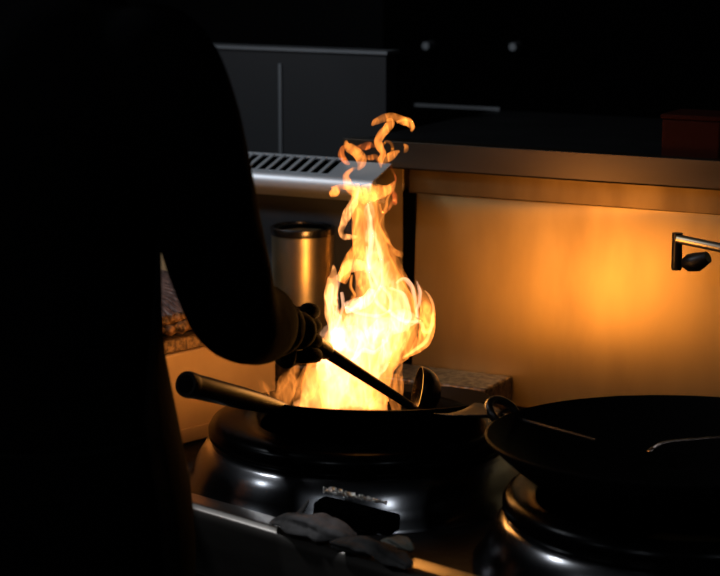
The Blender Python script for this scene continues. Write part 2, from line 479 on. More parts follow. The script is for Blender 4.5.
MB().box((L0+0.02, 0.002, 0.80), (XP-0.0005, 0.020, LT-0.022)).build('side_panel', M['splash'], ps, bevel=0.002)
lipp = [(-0.055, LB+0.003), (-0.052, LB), (-0.046, LB), (-0.048, LB+0.005), (-0.048, LT-0.008), (-0.02, LT-0.005), (-0.02, LT), (-0.0545, LT), (-0.055, LT-0.0006)]
n = len(lipp)
vs = [(x, y, z) for x in (L0, XE) for y, z in lipp]
fs = [(i, (i+1) % n, n+(i+1) % n, n+i) for i in range(n)] + [tuple(range(n)), tuple(range(2*n-1, n-1, -1))]
MB().add(vs, fs).build('shelf_lip', M['shelf_lip'], ps, smooth=False)
SR = wz(457, 105, LT).y
MB().box((L0, -0.0475, LT-0.022), (XE, SR, LT-0.006)).build('shelf_top', M['counter'], ps, bevel=0.002)
MB().box((L0, SR-0.02, 0.0), (XE, SR, LT-0.022)).build('rear_panel', M['counter'], ps)
xa, xb = wl(415, 102, SR-0.004).x, wl(500, 106, SR-0.004).x
MB().box((xa, SR-0.007, LT-0.0062), (xb, SR-0.001, LT+0.0)).build('shelf_stop', M['dim_steel'], ps)

# ------------------------------------------------------------------ vented backguard on the left
vg = back(thing('vented_backguard', 'pale steel backguard with a row of slanted vent slots behind the cook', 'backguard', (-0.75, 0, 0.8)))
y0, y1 = -0.110, -0.045
z0, z1 = wl(315, 174, y0).z, wl(300, 155.0, y1).z
BX0, BX1 = -1.25, wl(376, 178, y0).x
MB().box((BX0, -0.0118, LZ), (L0+0.018, -0.002, z1-0.006)).build('face_panel', M['backguard'], vg, bevel=0.002)
def slope(t): return (y0+(y1-y0)*t, z0+(z1-z0)*t)
cap = MB()
def strip(xa, xb, ta, tb, sk=0.0):
    ya, za = slope(ta); yb, zb = slope(tb); h = 0.0022
    cap.add([(xa,ya,za),(xb,ya,za),(xb+sk,yb,zb),(xa+sk,yb,zb),(xa,ya,za-h),(xb,ya,za-h),(xb+sk,yb,zb-h),(xa+sk,yb,zb-h)],
            [(0,1,2,3),(7,6,5,4),(0,4,5,1),(1,5,6,2),(2,6,7,3),(3,7,4,0)])
strip(BX0, BX1, 0.0, 0.07)
strip(BX0, BX1, 0.95, 1.0)
x = wl(336, 165, y0*0.5+y1*0.5).x
strip(x, BX1, 0.07, 0.95)
PITCHX = 0.0200
while x > BX0+0.04:
    x -= PITCHX*0.66
    strip(x-PITCHX*0.34, x, 0.07, 0.95); x -= PITCHX*0.34
strip(BX0, x, 0.07, 0.95)
cap.build('slotted_cap', M['vent_steel'], vg, smooth=False)
vs=[(x_, slope(t)[0], slope(t)[1]-0.005-dz_) for x_ in (BX0+0.01, BX1-0.03) for t, dz_ in ((0.06,0),(0.97,0),(0.97,0.012),(0.06,0.006))]
MB().add(vs, [(0,1,2,3),(7,6,5,4),(0,4,5,1),(1,5,6,2),(2,6,7,3),(3,7,4,0)]).build('inner_duct', M['soot'], vg)  # black fill below the slots, standing in for the shade inside
nose = [(y0, z0)] + [(y0-0.016*math.sin(a), z0-0.016+0.016*math.cos(a)) for a in (0.25,0.5,0.8,1.1,1.4,1.7,2.0,2.3)] + [(y0+0.0, z0-0.033), (y0+0.03, z0-0.045), (y0+0.035, z0-0.04), (y0+0.004, z0-0.020), (y0+0.002, z0-0.006)]
n = len(nose)
vs = [(x, y, z) for x in (BX0, BX1) for y, z in nose]
fs = [(i, (i+1) % n, n+(i+1) % n, n+i) for i in range(n)] + [tuple(range(n)), tuple(range(2*n-1, n-1, -1))]
MB().add(vs, fs).build('rolled_nose', M['vent_steel'], vg, bevel=0.001)

cl = back(thing('clad_partition', 'dark grey clad partition with thin bright top rail behind the vented backguard', 'partition', (-0.9, 0.25, 0)))
PZ = wl(300, 48, 0.25).z; PX1 = wl(386, 60, 0.25).x
MB().box((-1.9, 0.25, 0.0), (PX1, 0.29, PZ-0.006)).build('panel', M['cladding'], cl)
MB().box((-1.9, 0.244, PZ-0.006), (PX1+0.005, 0.294, PZ)).build('top_rail', M['dim_steel'], cl)
sx_ = wl(281, 120, 0.25).x
MB().box((sx_-0.003, 0.2465, 0.9), (sx_+0.003, 0.2498, PZ-0.03)).build('seam_strip', M['dim_steel'], cl)

# ------------------------------------------------------------------ grill unit at the left end of the range
gr = thing('chargrill', 'low steel chargrill box with a burnt crusty top left of the flaming wok', 'grill', (-0.58, -0.42, 0.84))
GX0, GX1, GY0, GY1 = -0.82, -0.33, -0.60, -0.20
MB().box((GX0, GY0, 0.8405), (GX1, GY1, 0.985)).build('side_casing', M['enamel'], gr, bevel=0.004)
MB().box((GX1+0.0002, GY0+0.006, 0.8445), (GX1+0.004, GY1-0.006, 0.866)).build('bottom_trim', M['enamel'], gr, bevel=0.001)
MB().box((GX0+0.004, GY0+0.004, 0.9855), (GX1-0.004, GY1-0.004, 1.006)).build('grimy_band', M['grime'], gr, bevel=0.003)
MB().box((GX0+0.02, GY0+0.02, 1.006), (GX1-0.03, GY1-0.02, 1.014)).build('fire_tray', M['black_iron'], gr)
# crust: a lumpy rail along the edge
cr = MB()
def lump_rail(x, z, r):
    P = []; R = []
    N = 60
    for i in range(N):
        y = GY0+0.012+(GY1-GY0-0.024)*i/(N-1)
        nn = noise.fractal(Vector((y*60, x*30, z*20)), 1.0, 2.0, 3)
        P.append(Vector((x+0.004*nn, y, z+0.004*noise.noise(Vector((y*70, 3+z*9, 0))))))
        R.append(r*(1+0.45*nn))
    cr.tube(P, R, 10)
lump_rail(GX1-0.014, 1.020, 0.009); lump_rail(GX1-0.022, 1.032, 0.009)
cr.build('crust', M['crust'], gr)
yy = GY0+0.03; k = 0
while yy < GY1-0.03:
    j = random.uniform(-0.004, 0.004)
    MB().tube([(GX1-0.02, yy+j, 1.036), (GX1-0.06, yy+j*0.5, 1.052), (GX1-0.12, yy, 1.056), (GX0+0.04, yy, 1.056)], 0.006, 8).build('grate_bar', M['char'], gr)
    yy += 0.0145; k += 1
MB().box((GX0+0.01, GY1-0.02, 1.006), (GX1-0.02, GY1-0.008, 1.10)).build('rear_guard', M['enamel'], gr, bevel=0.002)

# ------------------------------------------------------------------ steel pot on the rear ledge
pc = wl(303, 290, -0.068); pc = Vector((pc.x, -0.068, LZ+0.0005))
PH = wl(303, 226, -0.068).z - LZ
PR = (wl(332, 260, -0.068).x - wl(274, 260, -0.068).x)/2*0.93
pot = back(thing('steel_pot', 'tall round steel pot with a dark rim standing on the rear ledge by the fire', 'pot', pc))
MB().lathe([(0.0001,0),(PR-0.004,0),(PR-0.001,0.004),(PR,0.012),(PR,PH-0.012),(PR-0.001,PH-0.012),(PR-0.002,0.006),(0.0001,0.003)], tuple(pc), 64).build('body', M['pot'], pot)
MB().lathe([(PR-0.001,PH-0.012),(PR+0.001,PH-0.014),(PR+0.0025,PH-0.008),(PR+0.0022,PH-0.002),(PR,PH),(PR-0.004,PH-0.001),(PR-0.005,PH-0.006),(PR-0.002,PH-0.012)], tuple(pc), 64).build('rim', M['pot_rim'], pot)
MB().lathe([(0.0001,PH-0.04),(PR-0.002,PH-0.04),(PR-0.002,PH-0.03),(0.0001,PH-0.03)], tuple(pc), 40).build('dark_contents', M['soot'], pot)  # flat black disc a little below the rim

# ------------------------------------------------------------------ faucet
fy = -0.10
fp = wl(677, 250, fy)
fa = back(thing('swing_faucet', 'dark steel swing faucet with downturned spout and black knob at the right edge', 'faucet', (fp.x+0.2, 0, 1.1)))
sp_top = wl(677.5, 233, fy); sp_bot = Vector((sp_top.x, sp_top.y, wl(677, 270, fy).z))
MB().tube([sp_top, sp_top*0.5+sp_bot*0.5, sp_bot+Vector((0,0,0.004)), sp_bot], [0.0080, 0.0080, 0.0082, 0.0070], 20).build('spout', M['handle'], fa)
a0 = wl(678, 239, fy-0.004); a1 = wl(722, 248, fy-0.015); a2 = wl(790, 262, fy-0.02)
wall_pt = Vector((a2.x+0.05, -0.0105, a2.z))
arm = [a0, a1, a2, a2+Vector((0.03,0.03,0)), wall_pt]
MB().tube([Vector(p) for p in catmull([tuple(q) for q in arm], 30)], 0.0070, 18).build('swing_arm', M['pot'], fa)
MB().tube([wall_pt, wall_pt-Vector((0,0.012,0))], [0.022, 0.020], 24).build('wall_flange', M['pot'], fa)
k0 = wl(684, 263, fy-0.003); k1 = wl(697, 262, fy-0.01); k2 = wl(708, 257, fy-0.012)
MB().tube([k0, k0*0.6+k1*0.4, k1, k2], [0.008, 0.0135, 0.0145, 0.009], 20).build('knob', M['black_plastic'], fa)

# ------------------------------------------------------------------ things on the counter behind, nearly lost in the dark
rb = wz(693, 160, LT-0.006)
o = back(thing('storage_box', 'dim red-brown box standing in the dark on the counter at upper right', 'box', (rb.x, rb.y, LT-0.006)))
w, d_, h = 0.047, 0.045, 0.062
zb = LT-0.0058
MB().box((rb.x-w, rb.y-d_+0.03, zb), (rb.x+w, rb.y+d_+0.03, zb+h)).build('body', M['redbox'], o, bevel=0.004)
MB().box((rb.x-w-0.002, rb.y-d_+0.028, zb+h), (rb.x+w+0.002, rb.y+d_+0.032, zb+h+0.008)).build('lid', M['redbox'], o, bevel=0.003)
oy = SR+0.35
q1 = wl(425, 46, oy); q2 = wl(512, 47, oy)
ap = back(thing('counter_oven', 'black appliance with two small pale knobs in the dark beyond the counter', 'oven', (q1.x+0.3, oy+0.3, 0)))
MB().box((q1.x-0.12, oy+0.03, 0.0), (q1.x+1.0, oy+0.6, 1.75)).build('body', M['soot'], ap, bevel=0.01)
for qq in (q1, q2):
    MB().tube([(qq.x, oy+0.03, qq.z), (qq.x, oy+0.002, qq.z)], [0.010, 0.008], 20).build('knob', M['dim_steel'], ap)
for o in BACK:
    o.matrix_world = BW @ (Matrix.Translation(o.location) if o.type == 'EMPTY' else Matrix.Identity(4))
bpy.context.view_layer.update()

# ------------------------------------------------------------------ rags and scrubber on the front of the range
def rag(name, label, path, m, seed, flat=0.55, n=40, seg=26):
    P = catmull(path, n)
    mb = MB(); vs = []; fs = []
    for i, (x, y, z, r) in enumerate(P):
        t = Vector(P[min(i+1,n-1)][:3]) - Vector(P[max(i-1,0)][:3]); t.normalize()
        s_ = t.cross(Vector((0,0,1))).normalized(); u_ = s_.cross(t).normalized()
        for k in range(seg):
            a = 2*PI*k/seg
            dn = s_*math.cos(a)*1.0 + u_*math.sin(a)*flat
            q_ = Vector((x,y,z)) + dn*r
            f_ = 0.42*noise.fractal(Vector((q_.x*34+seed, q_.y*34, q_.z*46)), 1.0, 2.0, 4) + 0.20*math.sin(a*4+seed+i*0.16)
            q_ += dn*r*f_
            vs.append(q_)
    for i in range(n-1):
        for k in range(seg):
            l = (k+1) % seg
            fs.append((i*seg+k, i*seg+l, (i+1)*seg+l, (i+1)*seg+k))
    fs.append(tuple(range(seg))); fs.append(tuple((n-1)*seg+k for k in range(seg)))
    o = mb.add(vs, fs).build(name, m, sub=1)
    return o
def pz(px, py, d, r): 
    p = at_z(px, py, 0.866+r*0.55); return (p.x, p.y, p.z, r)
r1 = rag('cleaning_rag', '', [pz(272,522,2.50,0.006), pz(290,521,2.49,0.018), pz(315,526,2.475,0.024), pz(340,533,2.46,0.018), pz(356,538,2.45,0.007)], M['rag'], 1.3)
tag(r1, 'crumpled pale grey rag on the steel front lip beside the wok ring', 'rag')
# knot corner that stands up
MB().tube([at_z(296,518,0.876), at_z(296,518,0.876)+RT*0.008+Vector((0,0,0.01)), at_z(296,518,0.876)+RT*0.013+Vector((0,0,0.018)), at_z(296,518,0.876)+RT*0.017+Vector((0,0,0.024))], [0.010,0.007,0.005,0.002], 12, squash=0.5).build('corner', M['rag'], r1, sub=1)
r2 = rag('cleaning_rag', '', [pz(334,543,2.44,0.008), pz(352,544,2.435,0.017), pz(375,548,2.42,0.019), pz(395,557,2.41,0.016), pz(410,566,2.40,0.007)], M['rag_dark'], 5.1, flat=0.5)
tag(r2, 'long twisted dark grey rag lying right of the pale one', 'rag')
r3 = rag('cleaning_rag', '', [pz(382,542,2.41,0.005), pz(394,541,2.405,0.012), pz(406,545,2.40,0.012), pz(413,550,2.395,0.004)], M['rag2'], 8.4, flat=0.5)
tag(r3, 'small olive grey rag bunched at the right end of the rags', 'rag')
sc = thing('wire_scrubber', 'black scrubbing brush with glinting crumpled wire along its top', 'brush', at(355, 515, 2.46))
b0 = at(318, 505, 2.47); b1 = at(396, 524, 2.42)
dd_ = (b1-b0).normalized(); ss_ = dd_.cross(Vector((0,0,1))).normalized(); uu_ = ss_.cross(dd_)
vs = [b0+dd_*a_*(b1-b0).length+ss_*b_*0.016+uu_*c_ for a_ in (0, 1) for b_, c_ in ((-1,-0.014),(1,-0.014),(1,0.010),(-1,0.010))]
MB().add(vs, [(0,1,2,3),(7,6,5,4),(0,4,5,1),(1,5,6,2),(2,6,7,3),(3,7,4,0)]).build('brush_block', M['soot'], sc, bevel=0.005)
wr = MB()
w0 = at(327, 490, 2.475); w1 = at(385, 503, 2.435)
for s_ in range(26):
    t = s_/25; c = w0.lerp(w1, t); rr = 0.0048*(1-0.45*t)
    P = []
    for i in range(14):
        a = i/13*2*PI*1.3+random.random()
        P.append(c+Vector((math.cos(a)*rr*random.uniform(.7,1.2), math.sin(a)*rr*random.uniform(.7,1.2), rr*random.uniform(-.9,.9))))
    wr.tube(P, 0.0009, 5)
wr.build('wire_bristles', M['wire'], sc)

# ------------------------------------------------------------------ the cook
ck = thing('person', 'cook in black seen from behind, right arm reaching over the wok with a ladle', 'person', (0.05, -1.0, 0))
SHR = Vector((0.235, -0.93, 1.485)); ELR = at(233, 318, 2.33); WRR = at(272, 327, 2.50); HDR = at(300, 330, 2.60)
SHL = Vector((-0.165, -0.93, 1.485)); ELL = Vector((-0.22, -0.98, 1.13)); WRL = Vector((-0.17, -0.80, 0.99))
def body_pts(g=0.0, full=True):
    T = Vector
    P = [ (T((0.05,-1.00,0.95)), 0.155+g, 0.115+g), (T((0.05,-1.00,1.08)), 0.14+g, 0.105+g), (T((0.05,-0.985,1.22)), 0.155+g, 0.115+g),
          (T((0.05,-0.955,1.37)), 0.15+g, 0.11+g), (T((0.05,-0.945,1.47)), 0.065+g, 0.065+g) ]
    return P
# body : skin, one continuous surface
V = []; E = []
def node(co, rx, ry=None, parent=None):
    V.append((tuple(co), rx, ry if ry is not None else rx))
    i = len(V)-1
    if parent is not None: E.append((parent, i))
    return i
def loft(secs, seg=48):
    """stack of ellipses (x, y, z, rx, ry)"""
    S = catmull(secs, 40); vs = []; fs = []
    for x, y, z, rx, ry in S:
        for k in range(seg):
            a = 2*PI*k/seg
            vs.append((x+rx*math.cos(a), y+ry*math.sin(a), z))
    for i in range(len(S)-1):
        for k in range(seg):
            l = (k+1) % seg; fs.append((i*seg+k, i*seg+l, (i+1)*seg+l, (i+1)*seg+k))
    fs.append(tuple(range(seg))[::-1]); fs.append(tuple((len(S)-1)*seg+k for k in range(seg)))
    return MB().add(vs, fs)
def ball(c, r, sub=3):
    bm = bmesh.new(); bmesh.ops.create_icosphere(bm, subdivisions=sub, radius=1)
    mb = MB().add([Vector((c[0]+v.co.x*r[0], c[1]+v.co.y*r[1], c[2]+v.co.z*r[2])) for v in bm.verts], [tuple(q.index for q in f.verts) for f in bm.faces]); bm.free()
    return mb
def fuse(o, voxel, smooth_it=4):
    """melt overlapping pieces into one continuous surface"""
    md = o.modifiers.new('r', 'REMESH'); md.mode = 'VOXEL'; md.voxel_size = voxel; md.use_smooth_shade = True
    sm = o.modifiers.new('s', 'SMOOTH'); sm.iterations = smooth_it; sm.factor = 0.5
    dg = bpy.context.evaluated_depsgraph_get(); dg.update()
    me2 = bpy.data.meshes.new_from_object(o.evaluated_get(dg))
    o.modifiers.clear(); o.data = me2
    me2.shade_smooth()
    return o
TX = 0.035
ut = pel = None
limbs = []
for sgn, sh, el, wr_ in ((1, SHR, ELR, WRR), (-1, SHL, ELL, WRL)):
    V = []; E = []
    q0 = node(sh+Vector((-sgn*0.09,0,0.0)), 0.05, 0.05)
    a = node(sh, 0.05, 0.05, q0)
    b = node(sh.lerp(el, 0.5), 0.046, 0.046, a)
    c = node(el, 0.038, 0.038, b)
    d = node(el.lerp(wr_, 0.5), 0.034, 0.034, c)
    e = node(wr_, 0.024, 0.024, d)
    limbs.append(skinned('limb', (V, E), M['skin'], None, 2, 0))
for sgn in (1, -1):
    hx = 0.045+sgn*0.09
    V = []; E = []
    a = node((hx,-1.00,0.88), 0.085, 0.085)
    b = node((hx+sgn*0.015,-0.985,0.66), 0.070, 0.072, a)
    c = node((hx+sgn*0.02,-0.975,0.48), 0.052, 0.054, b)
    d = node((hx+sgn*0.02,-1.00,0.30), 0.048, 0.050, c)
    e = node((hx+sgn*0.02,-1.01,0.10), 0.034, 0.036, d)
    f = node((hx+sgn*0.025,-0.90,0.045), 0.032, 0.028, e)
    limbs.append(skinned('limb', (V, E), M['skin'], None, 2, 0))
body = loft([(0.04,-1.00,0.82,0.15,0.10),(0.04,-1.00,0.95,0.160,0.115),(0.035,-0.995,1.12,0.135,0.10),(0.033,-0.985,1.28,0.150,0.108),(0.035,-0.965,1.42,0.165,0.10),(0.036,-0.95,1.50,0.12,0.07),(0.037,-0.940,1.56,0.056,0.056),(0.040,-0.925,1.60,0.052,0.054),(0.045,-0.91,1.65,0.052,0.056)]).build('body', M['skin'])
HC = Vector((0.048, -0.89, 1.735))
limbs.append(ball(HC+Vector((0,-0.006,0.015)), (0.076, 0.095, 0.095), 4).build('h', M['skin']))
limbs.append(ball(HC+Vector((0,0.022,-0.050)), (0.056, 0.066, 0.062), 4).build('j', M['skin']))
limbs.append(ball(HC+Vector((0,0.068,-0.088)), (0.022, 0.016, 0.014), 3).build('c', M['skin']))
# face: nose, ears, lips, eyes joined into the one body mesh
extra = []
fc = HC + Vector((0, 0.086, -0.030))
extra.append(MB().tube([fc+Vector((0,-0.006,0.035)), fc+Vector((0,0.006,0.012)), fc+Vector((0,0.014,-0.006)), fc+Vector((0,0.0,-0.016))], [0.006,0.009,0.013,0.007], 12).build('n', M['skin'], sub=1))
for s_ in (-1, 1):
    ec = HC + Vector((s_*0.074, -0.006, -0.012))
    extra.append(MB().tube([ec+Vector((0,0,0.030)), ec+Vector((s_*0.008,-0.006,0.018)), ec+Vector((s_*0.010,-0.006,-0.002)), ec+Vector((0,0.002,-0.026))], [0.006,0.013,0.012,0.006], 12, squash=0.5).build('e', M['skin'], sub=1))
extra.append(MB().tube([fc+Vector((-0.024,-0.008,-0.034)), fc+Vector((0,0.003,-0.033)), fc+Vector((0.024,-0.008,-0.034))], [0.003,0.0075,0.003], 10, squash=0.7).build('l', M['skin'], sub=1))
# hands
def hand(wr_, pc_, across, palm_n, curl_c, sgn):
    """palm from the wrist to the knuckles; four fingers bent round curl_c, thumb leaving the side of the palm"""
    res = []
    fwd = (pc_-wr_).normalized()
    across = (across - fwd*across.dot(fwd)).normalized()
    pn = fwd.cross(across).normalized()*palm_n
    if sgn == 1 and pn.dot(RT) > 0: pn = -pn
    pv = [(tuple(wr_-fwd*0.01), 0.024, 0.022), (tuple(wr_+fwd*0.03), 0.032, 0.028), (tuple(pc_), 0.036, 0.032)]
    res.append(skinned('palm', (pv, [(0,1),(1,2)]), M['skin'], None, 2, 0))
    lens = [0.072, 0.080, 0.074, 0.060]
    for i in range(4):
        off = (i-1.5)*0.0195
        base = pc_ + across*off + fwd*0.010
        L = lens[i]
        p1 = base + fwd*L*0.30 + pn*L*0.06
        p2 = p1 + (fwd*0.25+pn*0.95).normalized()*L*0.36
        p3 = p2 + (-fwd*0.85+pn*0.45).normalized()*L*0.28
        p4 = p3 + (-fwd*0.8-pn*0.55).normalized()*L*0.16
        res.append(skinned('finger', ([(tuple(base-fwd*0.02),0.010),(tuple(base),0.0108),(tuple(p1),0.0104),(tuple(p2),0.0096),(tuple(p3),0.0090),(tuple(p4),0.0075)], [(0,1),(1,2),(2,3),(3,4),(4,5)]), M['skin'], None, 2, 0))
    tb = wr_.lerp(pc_, 0.45) - across*0.026
    t1 = tb - across*0.014 + fwd*0.020 + pn*0.014
    t2 = t1 + fwd*0.020 + pn*0.022 + across*0.006
    t3 = t2 + fwd*0.010 + pn*0.010 + across*0.016
    res.append(skinned('thumb', ([(tuple(tb+across*0.012),0.013),(tuple(tb),0.0125),(tuple(t1),0.0118),(tuple(t2),0.0105),(tuple(t3),0.0085)], [(0,1),(1,2),(2,3),(3,4)]), M['skin'], None, 2, 0))
    return res
across_r = (l1-l0).normalized()
handR = hand(WRR, HDR - VH*0.03 + RT*0.010 + Vector((0,0,0.004)), Vector((0,0,1)) - RT*0.2, 1, l0, 1)
handL = hand(WRL, WRL+Vector((0.02,0.075,-0.03)), Vector((0,0.3,1)), 1, None, -1)
join_into(body, limbs + extra + [h for h in handL])
fuse(body, 0.005, 3)
body.data.materials.clear(); body.data.materials.append(M['skin'])
body.parent = ck; body.matrix_parent_inverse = ck.matrix_world.inverted()
gl = handR[0]; gl.name = 'glove'
gl.data.name = 'glove'
join_into(gl, handR[1:])
gl.data.materials.clear(); gl.data.materials.append(M['glove'])
gl.parent = ck; gl.matrix_parent_inverse = ck.matrix_world.inverted()
cuff = MB().tube([WRR.lerp(HDR, -0.12), WRR.lerp(HDR, 0.12), WRR.lerp(HDR, 0.42)], [0.041, 0.040, 0.034], 28).build('glove_cuff', M['glove'], gl, sub=1)
# jacket
jk = loft([(0.062,-1.01,0.80,0.200,0.158),(0.060,-1.01,0.92,0.196,0.154),(0.050,-1.00,1.06,0.186,0.142),(0.033,-0.99,1.22,0.172,0.132),(0.035,-0.975,1.36,0.185,0.128),(0.036,-0.965,1.45,0.200,0.115),(0.036,-0.955,1.52,0.165,0.095),(0.037,-0.945,1.565,0.092,0.078),(0.038,-0.935,1.61,0.066,0.066)]).build('jacket', M['cloth_black'])
sl = []
for sgn, sh, el, wr_ in ((1, SHR, ELR, WRR), (-1, SHL, ELL, WRL)):
    V = []; E = []
    q0 = node(sh+Vector((-sgn*0.09,0,0.005)), 0.075, 0.075)
    a = node(sh, 0.080, 0.078, q0)
    b = node(sh.lerp(el, 0.5), 0.074, 0.070, a)
    c = node(el+Vector((0,0,-0.002)), 0.062, 0.060, b)
    d = node(el.lerp(wr_, 0.6), 0.056, 0.056, c)
    e = node(el.lerp(wr_, 1.02), 0.050, 0.050, d)
    sl.append(skinned('s', (V, E), M['cloth_black'], None, 2, 0))
join_into(jk, sl)
fuse(jk, 0.009, 6)
jk.data.materials.clear(); jk.data.materials.append(M['cloth_black'])
jk.parent = ck; jk.matrix_parent_inverse = ck.matrix_world.inverted()
# gentle folds
bm = bmesh.new(); bm.from_mesh(jk.data); bm.normal_update()
for v in bm.verts:
    v.co += v.normal*0.006*noise.fractal(Vector((v.co.x*9, v.co.y*9, v.co.z*6)), 1.0, 2.0, 2)
bm.to_mesh(jk.data); bm.free()
# trousers
tr = loft([(0.05,-1.00,0.80,0.165,0.125),(0.05,-1.00,0.90,0.175,0.130),(0.045,-1.00,1.00,0.165,0.122)]).build('trousers', M['trouser'])
lg_ = []
for sgn in (1, -1):
    hx = 0.05+sgn*0.09
    lg_.append(loft([(hx+sgn*0.028,-1.005,0.07,0.066,0.072),(hx+sgn*0.025,-1.0,0.25,0.070,0.075),(hx+sgn*0.022,-0.98,0.48,0.076,0.080),(hx+sgn*0.012,-0.985,0.68,0.088,0.095),(hx,-1.0,0.86,0.096,0.112)]).build('t', M['trouser']))
join_into(tr, lg_)
fuse(tr, 0.010, 5)
tr.data.materials.clear(); tr.data.materials.append(M['trouser'])
tr.parent = ck; tr.matrix_parent_inverse = ck.matrix_world.inverted()
for sgn in (1, -1):
    hx = 0.05+sgn*0.11
    V = []; E = []
    a = node((hx,-1.04,0.055), 0.042, 0.045); b = node((hx,-0.98,0.050), 0.046, 0.042, a); c = node((hx+sgn*0.006,-0.88,0.040), 0.046, 0.034, b); d = node((hx+sgn*0.006,-0.82,0.032), 0.034, 0.026, c)
    skinned('shoe', (V, E), M['black_plastic'], ck, 2, 0)
# apron: front bib and skirt, with strings at the back
V = []; F_ = []
for i in range(16):
    z = 0.55+0.80*i/15
    half = math.radians(78 if z < 1.08 else 78-38*(z-1.08)/0.27)
    rx = 0.180
    for k in range(17):
        a = -half + 2*half*k/16
        gx = 0.225 if z < 0.95 else (0.225-0.035*(z-0.95)/0.20 if z < 1.15 else 0.19)
        V.append((0.035+gx*math.sin(a)*0.98, -0.995+(gx-0.022)*math.cos(a)+0.012*math.sin(a*7)*max(0,1.0-z), z))
for i in range(15):
    for k in range(16): F_.append((i*17+k, i*17+k+1, (i+1)*17+k+1, (i+1)*17+k))
apn = MB().add(V, F_).build('apron', M['apron'], ck)
so = apn.modifiers.new('sol', 'SOLIDIFY'); so.thickness = 0.003
loop = []
for i in range(33):
    a = 2*PI*i/32
    loop.append((0.048+0.189*math.sin(a), -0.998+0.146*math.cos(a), 1.06))
MB().tube(loop, 0.004, 8, caps=False).build('apron_string', M['apron'], apn)
# hair
me = bpy.data.meshes.new('hair')
bm = bmesh.new()
bmesh.ops.create_icosphere(bm, subdivisions=5, radius=1)
for v in bm.verts:
    n_ = v.co.copy()
    f_ = 1+0.03*noise.fractal(n_*6, 1, 2, 2)
    v.co = HC + Vector((n_.x*0.084*f_, -0.010+n_.y*0.104*f_, 0.022+n_.z*0.098*f_))
dele = [v for v in bm.verts if (v.co.y > HC.y+0.030 and v.co.z < HC.z+0.060) or v.co.z < HC.z-0.065]
bmesh.ops.delete(bm, geom=dele, context='VERTS')
bm.to_mesh(me); bm.free()
ho = bpy.data.objects.new('hair', me); COL.objects.link(ho); me.materials.append(M['hair']); me.shade_smooth()
so = ho.modifiers.new('sol', 'SOLIDIFY'); so.thickness = 0.012
ho.parent = ck; ho.matrix_parent_inverse = ck.matrix_world.inverted()
for s_ in (-1, 1):
    ey = HC + Vector((s_*0.030, 0.082, 0.002))
    MB().tube([ey+Vector((0,-0.010,0)), ey+Vector((0,-0.002,0)), ey+Vector((0,0.003,0)), ey+Vector((0,0.005,0))], [0.010,0.011,0.007,0.001], 14).build('eye', M['vent_steel'], ck)

# ------------------------------------------------------------------ the fire
D = 2.785
fire = thing('flame', 'tall bright flame of yellow and orange tongues rising from the left wok', 'fire', at(370, 405, D))
ORANGE = (1.0, 0.285, 0.042)
YELLOW = (1.0, 0.37, 0.10)
WHITE = (1.0, 0.50, 0.27)
FM = {}
def fmat(col, st):
    key = (col, st)
    if key not in FM: FM[key] = fire_mat('fire_%d' % len(FM), col, st)
    return FM[key]
SC = D/F_PX
def flame(path, col, st, shell=None, amp=0.22, freq=26, seed=0.0, squash=0.8, seg=28, n=60, name='flame_tongue', dd=0.0, tw=0.0, wisp=None):
    """path of (px, py, r_px[, depth offset]); a closed tongue of glowing gas, hollow when shell is a wall thickness"""
    P = [(p[0], p[1], p[2], (p[3] if len(p) > 3 else 0.0)+dd) for p in path]
    S = catmull(P, n)
    C = [at(s[0], s[1], D+s[3]) for s in S]
    rad = [max(0.0002, s[2]*SC) for s in S]
    mb = MB()
    def surf(inset, i0, i1):
        vs = []; fs = []
        rows = list(range(i0, i1))
        nrm = RT.copy()
        for i in range(n):
            t = (C[min(i+1,n-1)]-C[max(i-1,0)]).normalized()
            side = t.cross(VH)
            if side.length < 0.1: side = RT.copy()
            side.normalize(); back = side.cross(t).normalized()
            if i < i0 or i >= i1: continue
            for k in range(seg):
                a = 2*PI*k/seg
                dn = side*math.cos(a)+back*math.sin(a)*squash
                base = C[i]+dn*rad[i]
                nz = noise.fractal(Vector((base.x*freq+seed, base.y*freq, base.z*freq*0.45)), 1.0, 2.1, 4)
                nz += 0.35*math.sin(a*3+seed+i*0.09*(1+tw))
                r = rad[i]*(1+amp*nz) - inset
                r = max(r, rad[i]*0.04)
                vs.append(C[i]+dn*r)
        m_ = len(rows)
        for i in range(m_-1):
            for k in range(seg):
                l = (k+1) % seg
                fs.append((i*seg+k, i*seg+l, (i+1)*seg+l, (i+1)*seg+k))
        a = len(vs); vs.append(C[rows[0]]); b = len(vs); vs.append(C[rows[-1]])
        for k in range(seg):
            l = (k+1) % seg
            fs.append((a, l, k)); fs.append((b, (m_-1)*seg+k, (m_-1)*seg+l))
        return vs, fs
    vs, fs = surf(0, 0, n)
    mb.add(vs, fs)
    me_o = mb.build(name, fmat(col, st) if not wisp else fire_noise_mat('wispy_fire', col, st, seed, *wisp), fire)
    if shell:
        vs, fs = surf(shell, 2, n-2)
        inner = MB().add(vs, fs)
        me = bpy.data.meshes.new('inner'); me.from_pydata(inner.v, [], inner.f)
        bm = bmesh.new(); bm.from_mesh(me)
        bmesh.ops.recalc_face_normals(bm, faces=bm.faces)
        bmesh.ops.reverse_faces(bm, faces=bm.faces)
        bm.from_mesh(me_o.data)
        bm.to_mesh(me_o.data); bm.free()
        me_o.data.shade_smooth()
    wp = min(1.0, 0.35+max(S, key=lambda q: q[2])[2]*0.06)
    for v in me_o.data.vertices:
        c = v.co
        f1 = noise.turbulence_vector(Vector((c.x*22, c.y*22, c.z*15))+Vector((3.1,0,0)), 3, False)
        v.co = c + Vector(f1)*0.0052*wp
    return me_o

SH = 0.0028
